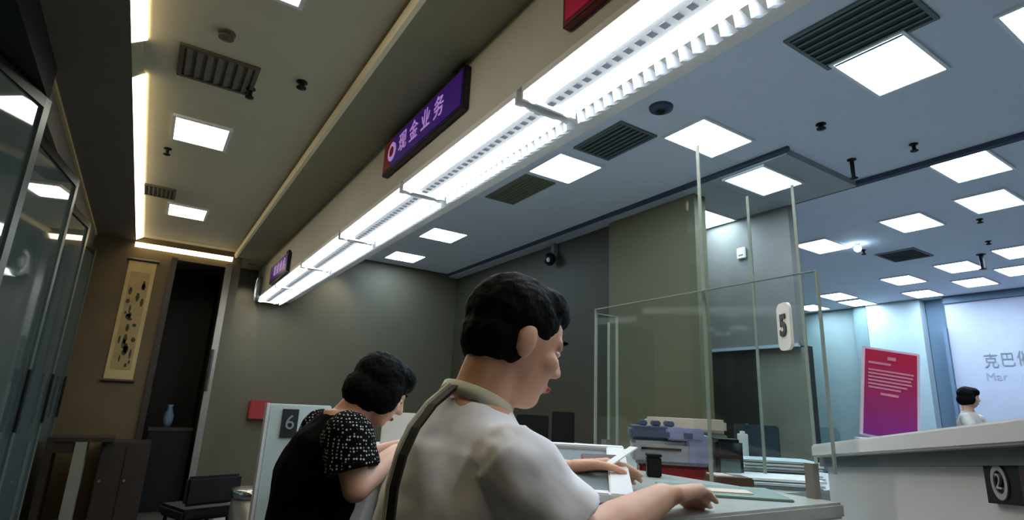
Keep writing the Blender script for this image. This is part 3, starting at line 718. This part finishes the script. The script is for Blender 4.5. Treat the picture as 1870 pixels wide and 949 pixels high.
# black strap with pale edges over the left shoulder of the person in white
def ribbon(name, pts, wd, th, m, par, side):
    bm = bmesh.new(); prev = None
    for i, p in enumerate(pts):
        p = Vector(p); s_ = Vector(side[i])*wd/2; n_ = (Vector(pts[min(i+1, len(pts)-1)])-Vector(pts[max(i-1, 0)])).cross(s_).normalized()*th
        cur = [bm.verts.new(q) for q in (p-s_, p+s_, p+s_+n_, p-s_+n_)]
        if prev:
            for k in range(4): bm.faces.new([prev[k], prev[(k+1) % 4], cur[(k+1) % 4], cur[k]])
        else: bm.faces.new(cur)
        prev = cur
    bm.faces.new(prev[::-1]); return obj(name, bm, m, par)

def ray(px, py, d):
    v = fwd*1 + r2*((px-935)/1026.18) + d2*((py-474.5)/1026.18); h = math.hypot(v.x, v.y); return Vector((v.x/h*d, v.y/h*d, E + v.z/h*d)) - pm.location
SP = [(832, 708, 1.04), (792, 742, 1.00), (760, 784, .98), (738, 832, .965), (722, 890, .955), (714, 960, .95)]
pts = [ray(*p) for p in SP]; sd = [Vector((.55, -.83, 0)).normalized()]*len(pts)
st = ribbon('strap', pts, .014, .006, 'strap', pm, sd)
ribbon('piping', [p + Vector((-.006, .012, .004)) for p in pts], .004, .006, 'piping', st, sd)
bm = bmesh.new(); c0 = Vector(man['neck']) - pm.location + Vector((.004, 0, .008)); ux = Vector((.92, 0, -.38)).normalized(); uy = Vector((0, 1, 0)); un = ux.cross(uy); N = 20
rg = []
for i in range(N):
    q = 2*math.pi*i/N; dv = ux*math.cos(q) + uy*math.sin(q)
    rg.append([bm.verts.new(c0 + dv*r + un*h) for r, h in ((.066, -.012), (.074, -.014), (.071, .012), (.065, .012))])
for i in range(N):
    for k in range(4): bm.faces.new([rg[i][k], rg[i][(k+1) % 4], rg[(i+1) % N][(k+1) % 4], rg[(i+1) % N][k]])
obj('collar', bm, 'piping', pm, smooth=True)

# ------------------------------------------------------------------ things on the counters
t = thing('banknote_counter', 'grey banknote machine with slate blue top on a red base', 'machine', (1.73, 1.55, Z(-.23)), math.radians(-42))
box('base', (-.125, -.11, 0), (.125, .11, .055), 'redbase', t, bevel=.01)
box('body', (-.15, -.12, .055), (.12, .12, .135), 'machine', t, bevel=.012)
box('side_panel', (.04, -.125, .06), (.13, .11, .16), 'machine_violet', t, bevel=.008)
box('hopper', (-.16, -.10, .135), (.04, .12, .185), 'machine_top', t, bevel=.012)
box('display', (-.03, -.128, .140), (.10, -.10, .185), 'machine_violet', t, bevel=.006)
for x in (-.05, .03): box('button', (x, -.134, .15), (x+.03, -.127, .168), 'machine_top', t)
box('slot', (-.12, -.124, .105), (.02, -.118, .113), 'black', t)
for k in range(3): box('guide', (-.12+.05*k, -.02, .185), (-.09+.05*k, .10, .205), 'machine_top', t, bevel=.004)
t = thing('cash_box', 'small black box left of the banknote machine', 'box', (1.40, 1.33, Z(-.19)), math.radians(-42))
box('body', (-.022, -.03, 0), (.022, .03, .06), 'black', t, bevel=.004)
box('lid', (-.024, -.032, .06), (.024, .032, .068), 'black', t, bevel=.002)
t = thing('teller_monitor', 'black monitor behind the white rimmed tray', 'monitor', (1.62, 2.22, Z(-.23)), math.radians(-38))
box('foot', (-.07, -.05, 0), (.07, .05, .015), 'black', t); box('neck', (-.015, -.01, .015), (.015, .02, .08), 'black', t)
box('screen', (-.13, -.02, .07), (.02, .02, .20), 'black', t, bevel=.005)
box('side_screen', (.035, -.02, .07), (.14, .02, .22), 'black', t, bevel=.005)
t = thing('card_reader', 'black card reader beside the banknote machine', 'card reader', (1.93, 1.46, Z(-.23)), math.radians(-40))
box('body', (-.05, -.06, 0), (.05, .06, .15), 'black', t, bevel=.012)
box('keypad', (-.035, -.066, .03), (.035, -.058, .08), 'vent', t)
box('screen', (-.035, -.066, .095), (.035, -.058, .135), 'teal_dark', t)
t = thing('brown_parcel', 'small brown box in front of the red machine base', 'box', (1.62, 1.22, Z(-.23)), math.radians(-30))
box('body', (-.06, -.05, 0), (.06, .05, .05), 'brownbox', t, bevel=.004)
box('flap', (-.055, -.045, .05), (.0, .045, .054), 'cream', t)
t = thing('printer', 'cream topped printer behind the banknote machine', 'printer', (2.35, 2.02, Z(-.23)), math.radians(-48))
box('body', (-.19, -.15, 0), (.19, .15, .155), 'alcove_panel', t, bevel=.012)
box('lid', (-.19, -.15, .155), (.19, .15, .215), 'cream', t, bevel=.012)
box('paper_slot', (-.13, -.156, .12), (.13, -.148, .135), 'black', t)
G = 'loose paper stacks on the teller desk'
for (x, y, n, rz, l) in ((2.30, 1.50, 6, -40, 'stack of bluish papers right of the card reader'), (1.96, 1.30, 3, -40, 'low stack of bluish papers nearest the angled counter')):
    t = thing('paper_stack', l, 'papers', (x, y, Z(-.23)), math.radians(rz))
    for k in range(n):
        j = random.Random(k+n).uniform; dx, dy = j(-.02, .02), j(-.02, .02)
        box('sheet', (-.15+dx, -.105+dy, .012*k), (.15+dx, .105+dy, .012*k+.008), 'paper_b' if k % 2 else 'paper', t)
t = thing('desk_mat', 'grey green desk mat at the bottom of the view', 'mat', (1.30, 1.02, Z(-.19)), math.radians(-40))
box('mat', (-.14, -.10, 0), (.16, .12, .006), 'mat_green', t, bevel=.002)
box('card', (-.02, -.05, .006), (.08, .02, .009), 'cream', t)
t = thing('dark_monitor', 'dark teal monitor box behind the paper stacks', 'monitor', (2.55, 1.75, Z(-.23)), math.radians(-50))
box('foot', (-.07, -.05, 0), (.07, .05, .015), 'black', t)
box('neck', (-.02, -.01, .015), (.02, .02, .06), 'black', t)
box('screen', (-.10, -.02, .05), (.10, .02, .20), 'teal_dark', t, bevel=.006)
t = thing('white_phone', 'small pale desk phone left of the dark monitor', 'phone', (2.38, 1.66, Z(-.23)), math.radians(-50))
box('body', (-.06, -.06, 0), (.06, .06, .04), 'paper_b', t, bevel=.008)
box('handset', (-.055, -.02, .04), (-.015, .09, .17), 'paper', t, bevel=.012)
# white rimmed tray
t = thing('document_tray', 'tilted white rimmed tray with a dark inside on the counter', 'tray', (.95, 1.195, Z(-.152)), math.radians(-41))
tl = Matrix.Rotation(math.radians(9), 4, 'X')
def tb(name, lo, hi, m): return finish(name, add_box(bmesh.new(), lo, hi, tl), m, t, .003)
tb('bed', (-.13, -.21, .004), (.11, .21, .010), 'vent')
tb('rim', (-.15, .21, 0), (.15, .235, .022), 'white'); tb('rim', (.10, -.235, 0), (.15, .21, .022), 'white'); tb('rim', (-.15, -.235, 0), (.10, -.21, .022), 'white'); tb('rim', (-.15, -.21, 0), (-.13, .21, .022), 'white')
for x in (-.12, .12): tb('foot', (x-.01, .19, -.07), (x+.01, .21, 0), 'white')
t = thing('passbook', 'dark red passbook held in the far hand', 'passbook', (1.03, 1.16, Z(-.135)), math.radians(-35))
pt = Matrix.Rotation(math.radians(35), 4, 'X')
finish('cover', add_box(bmesh.new(), (-.05, -.035, 0), (.05, .035, .006), pt), 'red', t, .001)
finish('page', add_box(bmesh.new(), (-.046, -.03, .006), (.046, .032, .010), pt), 'maroon', t)
t = thing('white_slip', 'narrow white slip of paper across the red passbook', 'slip', (1.04, 1.10, Z(-.13)), math.radians(10))
finish('sheet', add_box(bmesh.new(), (-.06, -.012, .02), (.07, .012, .023), Matrix.Rotation(math.radians(-20), 4, 'Y')), 'paper', t)
t = thing('document_stand', 'white document holder on the counter before the bending person', 'stand', (.90, 2.16, Z(-.19)), math.radians(-20))
box('back_board', (-.09, 0, 0), (.13, .012, .15), 'paper', t, bevel=.003); box('shelf', (-.09, -.05, 0), (.13, 0, .012), 'white', t)
t = thing('paper_bag', 'crumpled white bag hanging below the counter edge', 'bag', (.70, 1.93, Z(-.46)), 0)
bm = bmesh.new(); R = random.Random(5)
add_loft(bm, [((R.uniform(-.006, .006), R.uniform(-.006, .006), z), (1, 0, 0), (0, 1, 0), r*R.uniform(.9, 1.1), r*.8) for z, r in ((0, .04), (.02, .07), (.08, .075), (.14, .06), (.18, .035), (.21, .03))], 12)
obj('sack', bm, 'paper', t); rod('handle', (0, 0, .2), (.045, 0, .235), .006, 'paper', t)
# poster on the ledge
P = thing('poster_stand', 'crimson and magenta poster in a pale stand on the ledge', 'poster', (1.545, .700, Z(-.036)), math.radians(-50))
P.scale = (.72, .72, .74)
ptl = Matrix.Rotation(math.radians(-8), 4, 'X') @ Matrix.Rotation(math.radians(9), 4, 'Y')
finish('holder', add_box(bmesh.new(), (-.088, 0, 0), (.088, .008, .305), ptl), 'acrylic', P, .002)
po = finish('sheet', add_box(bmesh.new(), (-.078, -.003, .006), (.078, 0, .296)), 'poster', P); po.matrix_local = ptl
rr = random.Random(2)
for k, (z, w0, w1, hh) in enumerate([(.265, -.01, .015, .012), (.246, -.068, .0, .008), (.222, -.068, .068, .006), (.210, -.068, .066, .006), (.198, -.068, .060, .006), (.186, -.068, .062, .006), (.174, -.068, .048, .006), (.162, -.066, .03, .006), (.142, -.03, .024, .008)]):
    finish('text_line', add_box(bmesh.new(), (w0, -.0045, z), (w1, -.003, z+hh)), 'pinkprint', po)
finish('foot', add_box(bmesh.new(), (-.088, 0, -.004), (.088, .07, .003)), 'acrylic', P)
# plaque details on the angled counter
n = 20; bm = bmesh.new()
cx, cz = .862, zq(.862) + .033
for i in range(n):
    a_, b_ = 2*math.pi*i/n, 2*math.pi*(i+1)/n
    add_prism(bm, [(cx + rx*math.cos(q), -.012, cz + rx*1.3*math.sin(q)) for rx, q in ((.014, a_), (.021, a_), (.021, b_), (.014, b_))], (0, -.003, 0))
obj('ring', bm, 'emblem', pq)
text_mesh('number', '2', .034, 'emblem', pq, (cx, -.0145, cz), (math.pi/2, 0, 0))
bm = bmesh.new(); add_prism(bm, [(.915, -.012, zq(.915)+.006), (1.07, -.012, zq(1.07)+.006), (1.07, -.012, zq(1.07)+.060), (.915, -.012, zq(.915)+.060)], (0, -.002, 0)); obj('coloured_end', bm, 'maroon', pq)

# ------------------------------------------------------------------ far office
def far_person():
    x, y = 8.7, 3.0
    J = dict(pelvis=(x, y, .95), chest=(x-.02, y, 1.20), neck=(x-.05, y-.02, 1.50), head=(x-.06, y-.05, 1.67), face=(.3, -1, -.2),
             sl=(x+.17, y-.03, 1.42), sr=(x-.19, y-.03, 1.42), el=(x+.22, y-.12, 1.16), er=(x-.26, y-.12, 1.16), wl=(x+.12, y-.34, 1.10), wr=(x-.16, y-.34, 1.10),
             hl=(x+.1, y-.42, 1.10), hr=(x-.14, y-.42, 1.10), nl=(0, 0, 1), nr=(0, 0, 1), hipl=(x+.1, y, .92), hipr=(x-.1, y, .92), kl=(x+.11, y, .5), kr=(x-.11, y, .5),
             al=(x+.11, y+.02, .08), ar=(x-.11, y+.02, .08), tl=(x+.12, y-.11, .035), tr=(x-.12, y-.11, .035), curl=.4, cut=.7)
    return person('distant standing person with dark hair in a pale top near the lilac wall', J, 'cream', 'cream', 'trouser', 'bob', voxel=.012)
far_person()
def office_chair(x, y, rz, label, m):
    t = thing('office_chair', label, 'chair', (x, y, 0), rz)
    box('seat', (-.22, -.22, .42), (.22, .22, .50), m, t, bevel=.03)
    box('backrest', (-.21, .17, .58), (.21, .24, 1.22), m, t, bevel=.03)
    rod('column', (0, 0, .08), (0, 0, .43), .03, 'blackmetal', t); rod('spine', (0, .21, .44), (0, .22, .62), .02, 'blackmetal', t)
    for k in range(5):
        a_ = 2*math.pi*k/5; rod('leg', (0, 0, .08), (.26*math.cos(a_), .26*math.sin(a_), .035), .018, 'blackmetal', t)
office_chair(8.3, 4.62, math.radians(-60), 'grey green office chair left of the poster', 'greychair')
t = thing('far_desk', 'dark blue desk at the foot of the lilac wall', 'desk', (0, 0, 0))
box('desk_top', (8.3, .6, .74), (9.3, 2.30, .78), 'far_recess', t)
box('panel', (8.34, .7, 0), (8.40, 2.25, .74), 'far_recess', t)
for y in (.62, 2.24): box('side', (8.40, y, 0), (9.25, y+.05, .74), 'far_recess', t)
t = thing('far_monitor', 'dark teal computer monitor on the far desk under the lettering', 'monitor', (8.75, 2.10, .78), math.radians(-70))
box('foot', (-.11, -.08, 0), (.11, .08, .015), 'black', t); box('neck', (-.02, -.01, .015), (.02, .02, .2), 'black', t)
box('screen', (-.22, -.02, .16), (.22, .02, .52), 'teal_dark', t, bevel=.006)
t = thing('wall_lettering', 'grey lettering on the lilac far wall', 'lettering', (11.0, 3.0, Z(.95)))
rot = (math.pi/2, 0, -math.pi/2)
for k, ch in enumerate('克巴催'):
    text_mesh('character', ch, .24, 'greyletter', t, (-.006, .40-.205*k, .06+.012*k), rot, sx=.8)
text_mesh('caption', 'Mar', .17, 'palegrey', t, (-.006, .50, -.17), rot, align='LEFT')
